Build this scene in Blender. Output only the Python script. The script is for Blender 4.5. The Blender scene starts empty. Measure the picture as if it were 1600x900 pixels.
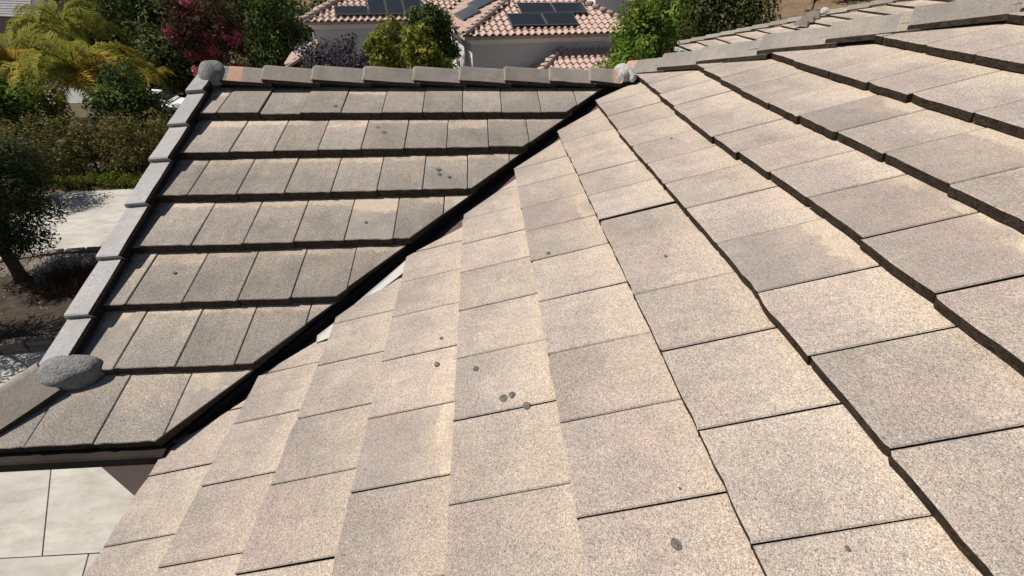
import bpy, bmesh, math, random
import numpy as np
from mathutils import Vector, Matrix
rng = np.random.default_rng(7)
random.seed(7)
S = bpy.context.scene
COL = S.collection

# ------------------------------------------------------------------ camera
cam_d = bpy.data.cameras.new('camera')
cam = bpy.data.objects.new('camera', cam_d); COL.objects.link(cam)
R_, U_, F_ = (0.9976, -0.0669, 0.0155), (0.0291, 0.6172, 0.7863), (0.0622, 0.784, -0.6176)
cam.matrix_world = Matrix(((R_[0], U_[0], -F_[0], 2.1642), (R_[1], U_[1], -F_[1], -0.3448),
                           (R_[2], U_[2], -F_[2], 2.1633), (0, 0, 0, 1)))
cam_d.sensor_width = 36; cam_d.lens = 14.614
cam_d.clip_start = 0.05; cam_d.clip_end = 3000
S.camera = cam
# ------------------------------------------------------------------ light
SUN = Vector((-0.60, 0.05, 0.80)).normalized()
w = bpy.data.worlds.new('World'); S.world = w; w.use_nodes = True
nt = w.node_tree
sky = nt.nodes.new('ShaderNodeTexSky'); sky.sky_type = 'NISHITA'; sky.sun_disc = False
sky.sun_elevation = math.asin(SUN.z); sky.sun_rotation = math.atan2(SUN.x, SUN.y)
bg = nt.nodes['Background']; bg.inputs['Strength'].default_value = 0.05
nt.links.new(sky.outputs[0], bg.inputs[0])
sl = bpy.data.lights.new('sun', 'SUN'); sl.energy = 5.0; sl.angle = math.radians(0.5); sl.color = (1.0, 0.95, 0.87)
so = bpy.data.objects.new('sun', sl); COL.objects.link(so)
so.rotation_euler = (-SUN).to_track_quat('-Z', 'Y').to_euler()
so.location = (0, 0, 30)
S.view_settings.view_transform = 'Standard'; S.view_settings.look = 'None'
S.view_settings.exposure = 0.3; S.view_settings.gamma = 1.0; S.view_settings.use_curve_mapping = False

# ------------------------------------------------------------------ helpers
def link(o, parent=None):
    COL.objects.link(o)
    if parent is not None: o.parent = parent
    return o
def mesh(name, verts, faces, mats=(), mi=None, smooth=False):
    me = bpy.data.meshes.new(name)
    me.from_pydata([tuple(map(float, v)) for v in verts], [], faces)
    for m_ in mats: me.materials.append(m_)
    if mi is not None: me.polygons.foreach_set('material_index', mi)
    if smooth: me.polygons.foreach_set('use_smooth', [True]*len(me.polygons))
    me.update()
    return me
def obj(name, me, parent=None, mat=None):
    o = bpy.data.objects.new(name, me)
    link(o, parent)
    if mat is not None: o.matrix_basis = mat
    return o
def tag(o, label=None, cat=None, group=None, kind=None):
    if label: o['label'] = label
    if cat: o['category'] = cat
    if group: o['group'] = group
    if kind: o['kind'] = kind
    return o
def thing(name, label, cat, loc=(0, 0, 0), rz=0, group=None):
    o = bpy.data.objects.new(name, None); o.empty_display_size = .2
    link(o); o.location = loc; o.rotation_euler = (0, 0, rz)
    return tag(o, label, cat, group)
class MB:
    """collects shapes into one mesh"""
    def __init__(s): s.v = []; s.f = []; s.m = []
    def add(s, vs, fs, mi=0):
        b = len(s.v); s.v += [tuple(x) for x in vs]; s.f += [tuple(i+b for i in f) for f in fs]; s.m += [mi]*len(fs); return s
    def box(s, a, b, mi=0):
        x0, y0, z0 = a; x1, y1, z1 = b
        return s.add([(x0,y0,z0),(x1,y0,z0),(x1,y1,z0),(x0,y1,z0),(x0,y0,z1),(x1,y0,z1),(x1,y1,z1),(x0,y1,z1)],
              [(0,3,2,1),(4,5,6,7),(0,1,5,4),(1,2,6,5),(2,3,7,6),(3,0,4,7)], mi)
    def prism(s, poly, off, mi=0):
        """poly = 3d points, extruded by vector off"""
        n = len(poly); off = Vector(off)
        vs = [Vector(p) for p in poly] + [Vector(p)+off for p in poly]
        nrm = (vs[1]-vs[0]).cross(vs[2]-vs[1])
        fs = [tuple(range(n)), tuple(range(2*n-1, n-1, -1))] + [(i, n+i, n+(i+1) % n, (i+1) % n) for i in range(n)]
        if nrm.dot(off) > 0: fs = [tuple(reversed(f)) for f in fs]
        return s.add(vs, fs, mi)
    def tube(s, pts, rad, n=7, mi=0, cap=True):
        pts = [Vector(p) for p in pts]; vs = []; fs = []
        for i, p in enumerate(pts):
            t = (pts[min(i+1, len(pts)-1)]-pts[max(i-1, 0)]).normalized()
            a = t.cross(Vector((0.31, 0.95, 0.12))).normalized(); b = t.cross(a)
            r = rad[i] if hasattr(rad, '__len__') else rad
            for k in range(n):
                th = 2*math.pi*k/n; vs.append(p+a*(r*math.cos(th))+b*(r*math.sin(th)))
        for i in range(len(pts)-1):
            for k in range(n):
                fs.append((i*n+k, i*n+(k+1) % n, (i+1)*n+(k+1) % n, (i+1)*n+k))
        if cap: fs += [tuple(range(n-1, -1, -1)), tuple((len(pts)-1)*n+k for k in range(n))]
        return s.add(vs, fs, mi)
    def build(s, name, mats, parent=None, mat=None, smooth=False):
        if not isinstance(mats, (list, tuple)): mats = [mats]
        return obj(name, mesh(name, s.v, s.f, mats, s.m, smooth), parent, mat)

# ------------------------------------------------------------------ materials
class NT:
    def __init__(s, name):
        s.mat = bpy.data.materials.new(name); s.mat.use_nodes = True
        s.t = s.mat.node_tree; s.b = s.t.nodes['Principled BSDF']; s.out = s.t.nodes['Material Output']
    def n(s, typ, **kw):
        x = s.t.nodes.new(typ)
        for k, v in kw.items(): setattr(x, k, v)
        return x
    def set(s, sock, v):
        if isinstance(v, bpy.types.NodeSocket): s.t.links.new(v, sock)
        else: sock.default_value = v
    def noise(s, vec, scale, detail=2, rough=.5):
        x = s.n('ShaderNodeTexNoise'); s.set(x.inputs['Vector'], vec); x.inputs['Scale'].default_value = scale
        x.inputs['Detail'].default_value = detail; x.inputs['Roughness'].default_value = rough
        return x.outputs['Fac']
    def voro(s, vec, scale, out='Distance'):
        x = s.n('ShaderNodeTexVoronoi'); s.set(x.inputs['Vector'], vec); x.inputs['Scale'].default_value = scale
        return x.outputs[out]
    def ramp(s, fac, a, b, lo=0., hi=1.):
        x = s.n('ShaderNodeMapRange'); s.set(x.inputs[0], fac)
        for i, v in enumerate((a, b, lo, hi)): x.inputs[i+1].default_value = v
        return x.outputs[0]
    def math(s, op, a, b=0.):
        x = s.n('ShaderNodeMath', operation=op); s.set(x.inputs[0], a); s.set(x.inputs[1], b); return x.outputs[0]
    def mix(s, fac, a, b, mode='MIX'):
        x = s.n('ShaderNodeMix', data_type='RGBA', blend_type=mode)
        s.set(x.inputs[0], fac)
        for i, v in ((6, a), (7, b)):
            if isinstance(v, tuple) and len(v) == 3: v = (*v, 1)
            s.set(x.inputs[i], v)
        return x.outputs[2]
    def vscale(s, vec, sc):
        x = s.n('ShaderNodeVectorMath', operation='MULTIPLY'); s.set(x.inputs[0], vec); x.inputs[1].default_value = sc
        return x.outputs[0]
    def vadd(s, a, b):
        x = s.n('ShaderNodeVectorMath', operation='ADD'); s.set(x.inputs[0], a); s.set(x.inputs[1], b); return x.outputs[0]
    def obj(s): return s.n('ShaderNodeTexCoord').outputs['Object']
    def rnd(s): return s.n('ShaderNodeObjectInfo').outputs['Random']
    def rvec(s, k=(37., 91., 13.)):
        c = s.n('ShaderNodeCombineXYZ'); r = s.rnd()
        for i in range(3): s.set(c.inputs[i], s.math('MULTIPLY', r, k[i]))
        return c.outputs[0]
    def bump(s, h, strength=.5, dist=.01):
        x = s.n('ShaderNodeBump'); x.inputs['Strength'].default_value = strength; x.inputs['Distance'].default_value = dist
        s.set(x.inputs['Height'], h); s.set(s.b.inputs['Normal'], x.outputs[0])
    def done(s, col, rough=.9, spec=.3):
        s.set(s.b.inputs['Base Color'], (*col, 1) if isinstance(col, tuple) and len(col) == 3 else col)
        s.set(s.b.inputs['Roughness'], rough); s.b.inputs['Specular IOR Level'].default_value = spec
        return s.mat

def concrete_tile(name, base, dark, warm, pink, cream=1.0, rand=.16, grain=1.0, rough=.92, spec=.12, wide0=0.):
    t = NT(name); o = t.obj(); r = t.rnd(); p = t.vadd(o, t.rvec())
    big = t.noise(p, 3.2, 3, .6); med = t.noise(p, 13., 5, .65)
    str_ = t.noise(t.vscale(p, (26., 3.2, 3.)), 1.0, 3, .6)
    c = t.mix(t.ramp(big, .35, .68), base, dark)
    c = t.mix(t.ramp(t.noise(t.vadd(p, (5., 2., 9.)), 2.6, 3, .6), .48, .72, 0, .85), c, warm)
    c = t.mix(t.ramp(t.noise(t.vadd(p, (15., 7., 1.)), 2.1, 2, .5), .5, .75, 0, .8), c, pink)
    c = t.mix(t.ramp(str_, .42, .72, 0, .5), c, dark)
    c = t.mix(t.ramp(med, .34, .72, .0, .6), c, dark)
    sx = t.n('ShaderNodeSeparateXYZ'); t.set(sx.inputs[0], o)
    gr = t.math('ADD', sx.outputs[1], t.math('MULTIPLY', t.math('SUBTRACT', t.noise(p, 5.5, 4, .65), .5), .55))
    c = t.mix(t.ramp(gr, .18, .36, 0, .55), c, warm)
    c = t.mix(t.ramp(gr, .02, .20, .30, 0), c, dark)
    st = t.math('ADD', sx.outputs[1], t.math('MULTIPLY', t.math('SUBTRACT', t.noise(p, 22., 5, .75), .5), .30))
    c = t.mix(t.math('MULTIPLY', t.ramp(st, .35, .43, 0, .5), t.ramp(t.noise(t.vadd(p, (7., 3., 2.)), 3., 2, .5), .5, .62)), c, (.36, .23, .14))
    # washed pale band at the head of the exposed face
    s = t.n('ShaderNodeSeparateXYZ'); t.set(s.inputs[0], o)
    edge = t.math('ADD', s.outputs[1], t.math('MULTIPLY', t.math('SUBTRACT', t.noise(p, 16., 4, .7), .5), .14))
    wide = t.ramp(t.math('FRACT', t.math('MULTIPLY', r, 17.3)), .82, 1., wide0, wide0+.09)
    band = t.math('MULTIPLY', t.ramp(t.math('ADD', edge, wide), .335, .36), t.ramp(t.noise(t.vadd(p, (3., 31., 8.)), 4.2, 2, .5), .38, .50))
    c = t.mix(t.math('MULTIPLY', band, cream), c, (.46, .375, .295))
    # aggregate grains
    g = t.noise(p, 360., 2, .65); g2 = t.noise(p, 120., 3, .7); vo = t.voro(p, 400., 'Color')
    sv = t.n('ShaderNodeSeparateColor'); t.set(sv.inputs[0], vo)
    k = t.math('ADD', t.ramp(g, .3, .7, 1-.30*grain, 1+.30*grain), t.ramp(g2, .3, .7, -.13*grain, .13*grain))
    k = t.math('ADD', k, t.ramp(sv.outputs[0], 0, 1, -.16*grain, .16*grain))
    k = t.math('ADD', k, t.ramp(sv.outputs[1], .93, 1., 0, .35*grain))
    k = t.math('MULTIPLY', k, t.ramp(r, 0, 1, 1-rand, 1+rand*.7))
    cc = t.n('ShaderNodeCombineColor')
    for i in range(3): t.set(cc.inputs[i], k)
    c = t.mix(1.0, c, cc.outputs[0], 'MULTIPLY')
    spots = t.ramp(t.voro(p, 9.), .03, .05, .55, 1.)
    cs = t.n('ShaderNodeCombineColor')
    for i in range(3): t.set(cs.inputs[i], spots)
    c = t.mix(1.0, c, cs.outputs[0], 'MULTIPLY')
    t.bump(t.math('ADD', g, t.math('MULTIPLY', g2, .6)), .55, .003)
    return t.done(c, rough, spec)

def mossy(name, a, b, c_):
    t = NT(name); o = t.obj(); p = t.vadd(o, t.rvec())
    n1 = t.noise(p, 26., 5, .7); n2 = t.noise(p, 90., 3, .7)
    c = t.mix(t.ramp(n1, .35, .65), a, b); c = t.mix(t.ramp(n2, .5, .75, 0, .7), c, c_)
    t.bump(t.math('ADD', n1, n2), 1.0, .012)
    return t.done(c, .97, .1)

def plain(name, col, rough=.8, var=.12, scale=8., spec=.3, bump=0., metal=0., bscale=60.):
    t = NT(name); o = t.obj(); p = t.vadd(o, t.rvec())
    k = t.ramp(t.noise(p, scale, 4, .6), .3, .7, 1-var, 1+var)
    cc = t.n('ShaderNodeCombineColor')
    for i in range(3): t.set(cc.inputs[i], k)
    if bump: t.bump(t.noise(p, bscale, 3, .6), bump, .01)
    t.b.inputs['Metallic'].default_value = metal
    return t.done(t.mix(1.0, col, cc.outputs[0], 'MULTIPLY'), rough, spec)

def leafmat(name, cols, trans=.28, rough=.75, nscale=1.2, spec=.06):
    """leaf colours: cols = list of colours chosen leaf by leaf and clump by clump"""
    t = NT(name); g = t.n('ShaderNodeNewGeometry'); o = t.obj()
    r = g.outputs['Random Per Island']
    f = t.math('ADD', t.math('MULTIPLY', r, .55), t.math('MULTIPLY', t.ramp(t.noise(o, nscale, 2, .5), .3, .7), .55))
    cr = t.n('ShaderNodeValToRGB'); t.set(cr.inputs[0], f)
    el = cr.color_ramp.elements
    while len(el) < len(cols): el.new(.5)
    for i, c in enumerate(cols):
        el[i].position = .05+i*1.0/max(1, len(cols)-1)*.95; el[i].color = (*c, 1)
    t.set(t.b.inputs['Base Color'], cr.outputs[0]); t.b.inputs['Roughness'].default_value = rough
    t.b.inputs['Specular IOR Level'].default_value = spec
    tr = t.n('ShaderNodeBsdfTranslucent'); t.set(tr.inputs[0], cr.outputs[0])
    mx = t.n('ShaderNodeMixShader'); mx.inputs[0].default_value = trans
    t.t.links.new(t.b.outputs[0], mx.inputs[1]); t.t.links.new(tr.outputs[0], mx.inputs[2])
    t.t.links.new(mx.outputs[0], t.out.inputs[0])
    return t.mat

M = {}
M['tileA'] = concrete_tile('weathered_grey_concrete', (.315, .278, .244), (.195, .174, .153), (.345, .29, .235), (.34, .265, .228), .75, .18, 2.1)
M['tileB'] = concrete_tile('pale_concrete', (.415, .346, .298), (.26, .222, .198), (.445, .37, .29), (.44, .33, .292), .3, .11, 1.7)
M['capA'] = concrete_tile('ridge_concrete', (.29, .258, .226), (.17, .152, .134), (.32, .278, .235), (.30, .245, .215), 0., .2, 1.1)
M['capB'] = concrete_tile('hip_concrete', (.30, .262, .23), (.18, .162, .145), (.33, .28, .23), (.31, .25, .22), 0., .16, 1.1)
M['rake'] = concrete_tile('rake_concrete', (.36, .338, .332), (.23, .218, .215), (.36, .335, .325), (.36, .33, .325), 0., .14, 1.4, .6, .35)
M['terra'] = concrete_tile('bare_terracotta_concrete', (.48, .24, .16), (.36, .24, .18), (.50, .30, .21), (.46, .25, .18), 0., .05)
M['cream'] = concrete_tile('washed_cream_concrete', (.52, .43, .31), (.42, .34, .25), (.55, .46, .34), (.52, .41, .31), 0., .05)
M['joint'] = mossy('pale_joint_mortar', (.30, .255, .20), (.36, .31, .245), (.22, .19, .155))
M['butt'] = mossy('mossy_shaded_butt', (.030, .024, .019), (.075, .058, .043), (.11, .092, .07))  # moss brown, with the shade of butts and undersides darkened into the colour
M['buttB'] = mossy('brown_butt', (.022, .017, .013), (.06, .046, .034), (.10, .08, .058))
M['deck'] = plain('roofing_felt', (.018, .016, .015), .95, .2)
M['lichen'] = mossy('lichen', (.10, .09, .082), (.185, .165, .142), (.29, .25, .21))
M['mortar'] = mossy('grey_mortar', (.17, .17, .165), (.27, .27, .26), (.22, .215, .20))
M['mortarw'] = mossy('white_mortar', (.36, .35, .33), (.47, .455, .43), (.26, .25, .23))
M['gutter'] = plain('brown_gutter', (.028, .021, .018), .8, .3, 5., .08)
M['fascia'] = plain('fascia_paint', (.20, .14, .12), .7, .1)
M['flash'] = plain('brown_flashing', (.10, .062, .062), .5, .2)
M['flashw'] = plain('bare_flashing', (.42, .41, .39), .5, .08)
M['stucco'] = plain('stucco', (.42, .34, .30), .95, .08, 4., .1, .3)

# ------------------------------------------------------------------ our roof
m = 0.3964; TH = math.atan(m); CT, ST = math.cos(TH), math.sin(TH)
CA = -0.046                      # roof plane A: z = m*y + CA ; plane B: z = m*x
T = 0.060; EXP = .40; W = .3076
GZ = -5.35
def clip(poly, a, b, c):
    """keep a*u+b*v<=c"""
    out = []; n = len(poly)
    for i in range(n):
        p, q = poly[i], poly[(i+1) % n]
        fp, fq = a*p[0]+b*p[1]-c, a*q[0]+b*q[1]-c
        if fp <= 0: out.append(p)
        if fp*fq < 0:
            t_ = fp/(fp-fq); out.append((p[0]+(q[0]-p[0])*t_, p[1]+(q[1]-p[1])*t_))
    cl = []
    for p in out:
        if not cl or math.hypot(p[0]-cl[-1][0], p[1]-cl[-1][1]) > 1e-4: cl.append(p)
    if len(cl) > 1 and math.hypot(cl[0][0]-cl[-1][0], cl[0][1]-cl[-1][1]) < 1e-4: cl.pop()
    return cl
def inset(poly, d):
    n = len(poly); out = []
    for i in range(n):
        p0, p, p1 = Vector(poly[i-1]), Vector(poly[i]), Vector(poly[(i+1) % n])
        e0 = (p-p0).normalized(); e1 = (p1-p).normalized()
        n0 = Vector((-e0.y, e0.x)); n1 = Vector((-e1.y, e1.x)); b = n0+n1
        if b.length < 1e-3: b = n0
        k = min(2.2, 1/max(.3, b.normalized().dot(n0)))
        q = p+b.normalized()*d*k; out.append((q.x, q.y))
    return out
def tile_mesh(poly, T=T, exp=EXP, th=.052, bev=.004, mats=None):
    isB = mats is matsB or mats is matsB2
    if isB: T = .050; th = .043
    lean = 0. if isB else .012
    slope = -T/exp; n = len(poly); ti = inset(poly, bev)
    top = [(u, v, slope*v) for u, v in ti]
    mid = [(u, v, slope*v-bev) for u, v in poly]
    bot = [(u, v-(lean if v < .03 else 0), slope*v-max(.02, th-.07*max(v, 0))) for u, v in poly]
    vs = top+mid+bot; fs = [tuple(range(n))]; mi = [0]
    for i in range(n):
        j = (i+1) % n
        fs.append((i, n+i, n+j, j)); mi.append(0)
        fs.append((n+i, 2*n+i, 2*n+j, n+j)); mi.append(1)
    return mesh('roof_tile', vs, fs, mats, mi)
def rect_poly(w_, L, jit=.003, rs=random):
    h = w_/2; f = [(-h+w_*t_, rs.gauss(0, jit)) for t_ in (0, .045, .17, .33, .5, .66, .82, .955, 1)]
    if rs.random() < .3: f[0] = (f[0][0], f[0][1]+rs.uniform(.004, .012))
    if rs.random() < .3: f[-1] = (f[-1][0], f[-1][1]+rs.uniform(.004, .012))
    return f + [(h, L*.5), (h, L), (-h, L), (-h, L*.5)]

house = thing('tiled_house', 'tile roofed house with two slopes meeting in a dark valley, filling the foreground', 'house', (0, 0, GZ))
IH = Matrix.Translation((0, 0, -GZ))          # world -> house local
def hobj(name, me, M_=Matrix.Identity(4), parent=None):
    return obj(name, me, parent or house, (IH @ M_) if parent is None else M_)
def hbuild(mb, name, mats, M_=Matrix.Identity(4), smooth=False):
    return mb.build(name, mats, house, IH @ M_, smooth)
def frame(o, u, v, n):
    u, v, n = Vector(u), Vector(v), Vector(n)
    return Matrix(((u.x, v.x, n.x, o[0]), (u.y, v.y, n.y, o[1]), (u.z, v.z, n.z, o[2]), (0, 0, 0, 1)))
FA = lambda x, y: frame((x, y, m*y+CA), (1, 0, 0), (0, CT, ST), (0, -ST, CT))
FB = lambda x, y, c=0.: frame((x, y, m*x+c), (0, -1, 0), (CT, 0, ST), (-ST, 0, CT))
def jitter(rs, ds=.0013, big=.05):
    dz = rs.gauss(0, ds) + (rs.choice((-1, 1))*rs.uniform(.006, .011) if rs.random() < big else 0)
    return Matrix.Translation((0, 0, dz)) @ Matrix.Rotation(rs.gauss(0, .0022), 4, 'Z') @ Matrix.Rotation(rs.gauss(0, .0028), 4, 'Y') @ Matrix.Rotation(rs.gauss(0, .002), 4, 'X')

# decks ------------------------------------------------------------
def deck(name, pts, thick, mat):
    mb = MB(); mb.prism(pts, (0, 0, -thick)); return hbuild(mb, name, mat)
zA = lambda y: m*y+CA
dT = T+.045
YR = 3.60; XA0 = -.10
VD = lambda y: .352-.022*(y-.9)           # A's tiles stop at x = y - VD
VDs = 0.34
slopeA = deck('roof_slope', [(-.36, .93, zA(.93)-dT), (.93-VDs-.03, .93, zA(.93)-dT), (YR-VDs-.03, YR, zA(YR)-dT), (XA0, YR, zA(YR)-dT), (XA0, 1.25, zA(1.25)-dT)], .09, M['deck'])
XB = 6.1
slopeB = deck('roof_slope', [(.56, -2.2, m*.56-dT), (XB, -2.2, m*XB-dT), (XB, 1.0, m*XB-dT), (3.55, 3.60, m*3.55-dT), (.56, .72, m*.56-dT)], .09, M['deck'])
# back slopes behind the ridge and hip, and the small hip slope left of A
CC = 7.26
zC = lambda y: m*(CC-y)-.03
deck('roof_slope', [(-.10, 3.66, zC(3.66)-.06), (3.6, 3.66, zC(3.66)-.06), (XB, 1.16, zC(1.16)-.06), (XB, 6.2, zC(6.2)-.06), (-.10, 6.2, zC(6.2)-.06)], .08, M['tileB'])
deck('roof_slope', [(-.46, .93, zA(.93)-.07), (-.14, 1.25, zA(1.25)-.07), (-.14, 6.0, zA(1.25)-.07), (-.46, 6.3, zA(.93)-.07)], .06, M['tileA'])

# tiles on A --------------------------------------------------------
rowsA = {7: (.892, [-.057, .255]), 6: (1.244, [.195, .505, .809]), 5: (1.615, [.105, .413, .72, 1.02]),
         4: (1.996, [.028, .335, .646, .953, 1.267, 1.575]), 3: (2.388, [.178, .496, .807, 1.118, 1.428, 1.741]),
         2: (2.775, [.019, .334, .645, .958, 1.269, 1.585, 1.899, 2.216]),
         1: (3.166, [.12, .436, .75, 1.062, 1.38, 1.699, 2.017, 2.334, 2.655])}
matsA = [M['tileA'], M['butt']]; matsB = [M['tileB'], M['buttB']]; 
M['tileA2'] = concrete_tile('washed_grey_concrete', (.35, .308, .272), (.225, .20, .178), (.37, .315, .258), (.365, .29, .255), 1.0, .1, 1.3, wide0=.085)
M['tileB2'] = concrete_tile('dark_stained_concrete', (.355, .297, .258), (.24, .205, .185), (.39, .315, .25), (.36, .275, .24), 1.0, .1, 1.3, wide0=.02)
M['side_shade'] = mossy('rake_side_shade', (.012, .010, .009), (.025, .02, .017), (.04, .033, .028))  # near-black colour that paints in the shade on the rake tiles' inner sides
matsA2 = [M['tileA2'], M['butt']]; matsB2 = [M['tileB2'], M['buttB']]
GAP = .0045
def full_set(mats, rs, n=7, L=.455):
    return [tile_mesh(rect_poly(W-GAP, L, .0017, rs), mats=mats) for _ in range(n)]
rs = random.Random(3)
fullA = full_set(matsA, rs); fullB = full_set(matsB, rs)
IA = IH.inverted(); IB = IH.inverted()
def lay(mesh_full, mats, x0, x1, mk, clips, parent, inv, rs, L=.455, tiltw=True):
    """one tile between contour stations x0..x1 ; mk(c) gives its frame ; clips in local (u,v)"""
    wd = x1-x0-GAP
    poly = rect_poly(wd, L, .0017, rs)
    changed = False
    for a, b, c in clips:
        q = clip(poly, a, b, c)
        if len(q) != len(poly) or any(abs(p[0]-r[0])+abs(p[1]-r[1]) > 1e-6 for p, r in zip(q, poly)): changed = True
        poly = q
        if len(poly) < 3: return None
    ar = abs(sum(poly[i-1][0]*poly[i][1]-poly[i][0]*poly[i-1][1] for i in range(len(poly))))/2
    if ar < .0025: return None
    Mx = mk @ jitter(rs)
    if changed or mats in (matsA2, matsB2): me = tile_mesh(poly, mats=mats)
    else:
        me = rs.choice(mesh_full); Mx = Mx @ Matrix.Diagonal((wd/(W-GAP), 1, 1, 1))
    return obj('roof_tile', me, parent, inv @ IH @ Mx)
GA = .013
for r, (y0, js) in rowsA.items():
    js = list(js)
    wr = W*1.02
    while js[0] > -.65: js.insert(0, js[0]-wr)
    while js[-1] < 3.6: js.append(js[-1]+wr)
    ynext = rowsA[r-1][0] if r > 1 else 3.53
    L = (ynext-y0)/CT+.05 if r > 1 else .40
    for x0, x1 in zip(js[:-1], js[1:]):
        xc = (x0+x1)/2
        y = y0 + (GA*(xc-1.0) if r in (2, 3, 4, 5) else 0) + rs.gauss(0, .0018)
        clips = [(1, 0, VD(y) and (y-VD(y)-.004+rs.uniform(-.006, .006)-xc))]
        # valley: x <= y+v*CT-VD
        clips = [(1, -CT, y-VD(y)-xc+rs.uniform(-.006, .006))]
        if r == 7: clips += [(-1, CT, 1.30+xc-y)]
        clips += [(-1, 0, xc+.045)] if r != 7 else []
        if r == 7 and x1 < -.62: continue
        mats = matsA2 if (r == 7 and .5 < xc < .95) or (r == 6 and -.1 < xc < .2) or (r == 4 and 1.3 < xc < 1.5) or (r == 1 and xc < .15) else matsA
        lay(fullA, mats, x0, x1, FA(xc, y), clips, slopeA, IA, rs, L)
# tiles on B --------------------------------------------------------
rowsB = {-5: (.527, [.771, .465]), -4: (.904, [.934, .624, .318]), -3: (1.281, [1.47, 1.156, .839, .533]),
         -2: (1.654, [1.959, 1.651, 1.346, 1.034, .717, .41]), -1: (2.025, [1.826, 1.534, 1.213, .898, .586, .278]),
         0: (2.398, [1.999, 1.711, 1.414, 1.091, .771, .459, .154]),
         1: (2.770, [2.77, 2.455, 2.148, 1.856, 1.572, 1.266, .943, .626, .315, .011]),
         2: (3.133, [2.924, 2.6, 2.271, 1.976, 1.693, 1.408, 1.085, .756, .453, .146]),
         3: (3.513, [2.639, 2.332, 2.004, 1.745, 1.469, 1.184, .859, .546]),
         4: (3.876, [2.494, 2.159, 1.881, 1.598, 1.31, .992]),
         5: (4.253, [2.617, 2.269, 1.968, 1.703, 1.378]), 6: (4.635, [2.146, 1.851, 1.55]), 7: (5.01, [1.75, 1.44]), 8: (5.385, [1.6, 1.29])}
DV = {-5: .365, -4: .33, -3: .25, -2: .274, -1: .18, 0: .238, 1: .262, 2: .237, 3: .12}
for k, (x0, js) in rowsB.items():
    js = list(js)
    while js[0] < 4.2: js.insert(0, js[0]+W)
    while js[-1] > -.95: js.append(js[-1]-W)
    xn = rowsB[k+1][0] if k+1 in rowsB else x0+.373
    L = (xn-x0)/CT+.05
    for ya, yb in zip(js[:-1], js[1:]):        # ya > yb
        yc = (ya+yb)/2
        x = x0+rs.gauss(0, .0011)-{2: .006, 3: .02, 4: .015, 5: .012}.get(k, 0.)*math.sin((yc-1.7)*math.pi/1.1)*(1 if yc > .5 else 0)
        clips = []
        if k in DV:
            d0 = DV[k]; d1 = DV.get(k+1, .1)-(.035 if k in (-3, -4) else .06)
            s_ = (d1-d0)/.373
            # world: y <= x' + d0 + s*(x'-x0), y = yc-u, x' = x+v*CT
            clips.append((-1, -CT*(1+s_), x+d0-yc))
        # hip: x'+y <= 7.26
        clips.append((-1, CT, 7.22-yc-x))
        mb_ = matsB2 if (k == 0 and 1.72 < yc < 1.98) or (k == 3 and .5 < yc < 1.18) or (k == 4 and (1.0 < yc < 1.3 or 1.7 < yc < 1.85)) or (k == 2 and .75 < yc < 1.05) or (k == -2 and .45 < yc < .7) else matsB
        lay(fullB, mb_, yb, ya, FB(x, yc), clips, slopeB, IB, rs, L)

# stains, lichens ----------------------------------------------------
def spot(P, r, F, parent, inv, row0, exp=EXP, T=T):
    n = 16; rr = [r*random.uniform(.88, 1.1) for _ in range(n)]
    vs = [(0, 0, .0012)]+[(rr[i]*math.cos(2*math.pi*i/n), rr[i]*math.sin(2*math.pi*i/n)*.9, .0002) for i in range(n)]
    me = mesh('lichen_spot', vs, [(0, 1+i, 1+(i+1) % n) for i in range(n)], [M['lichen']])
    v = row0
    Mx = F @ Matrix.Translation((0, 0, -T/exp*v+.0045)) @ Matrix.Rotation(-math.atan(T/exp), 4, 'X')
    obj('lichen_spot', me, parent, inv @ IH @ Mx)
for x, y, r in [(2.108,.815,.0146),(2.209,.64,.0169),(2.241,.646,.0145),(2.288,.586,.0163),(2.614,.051,.0143),(2.943,-.027,.0063),(1.92,.935,.0143),(1.928,1.098,.0091),(2.488,1.445,.0132),(2.952,1.138,.0084),(3.347,2.225,.008),(2.669,.182,.0043)]:
    k = max([q for q in rowsB if rowsB[q][0] <= x]); spot(None, r, FB(x, y), slopeB, IB, (x-rowsB[k][0])/CT, T=.05)
for x, y, r in [(1.002,3.252,.0153),(1.349,3.047,.0149),(1.412,2.978,.0221),(1.84,2.608,.0209),(1.848,2.556,.0161),(1.92,2.523,.0138),(1.379,2.148,.0127),(.279,1.816,.0115)]:
    yy = max([rowsA[q][0] for q in rowsA if rowsA[q][0] <= y]); spot(None, r, FA(x, y), slopeA, IA, (y-yy)/CT)

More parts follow.
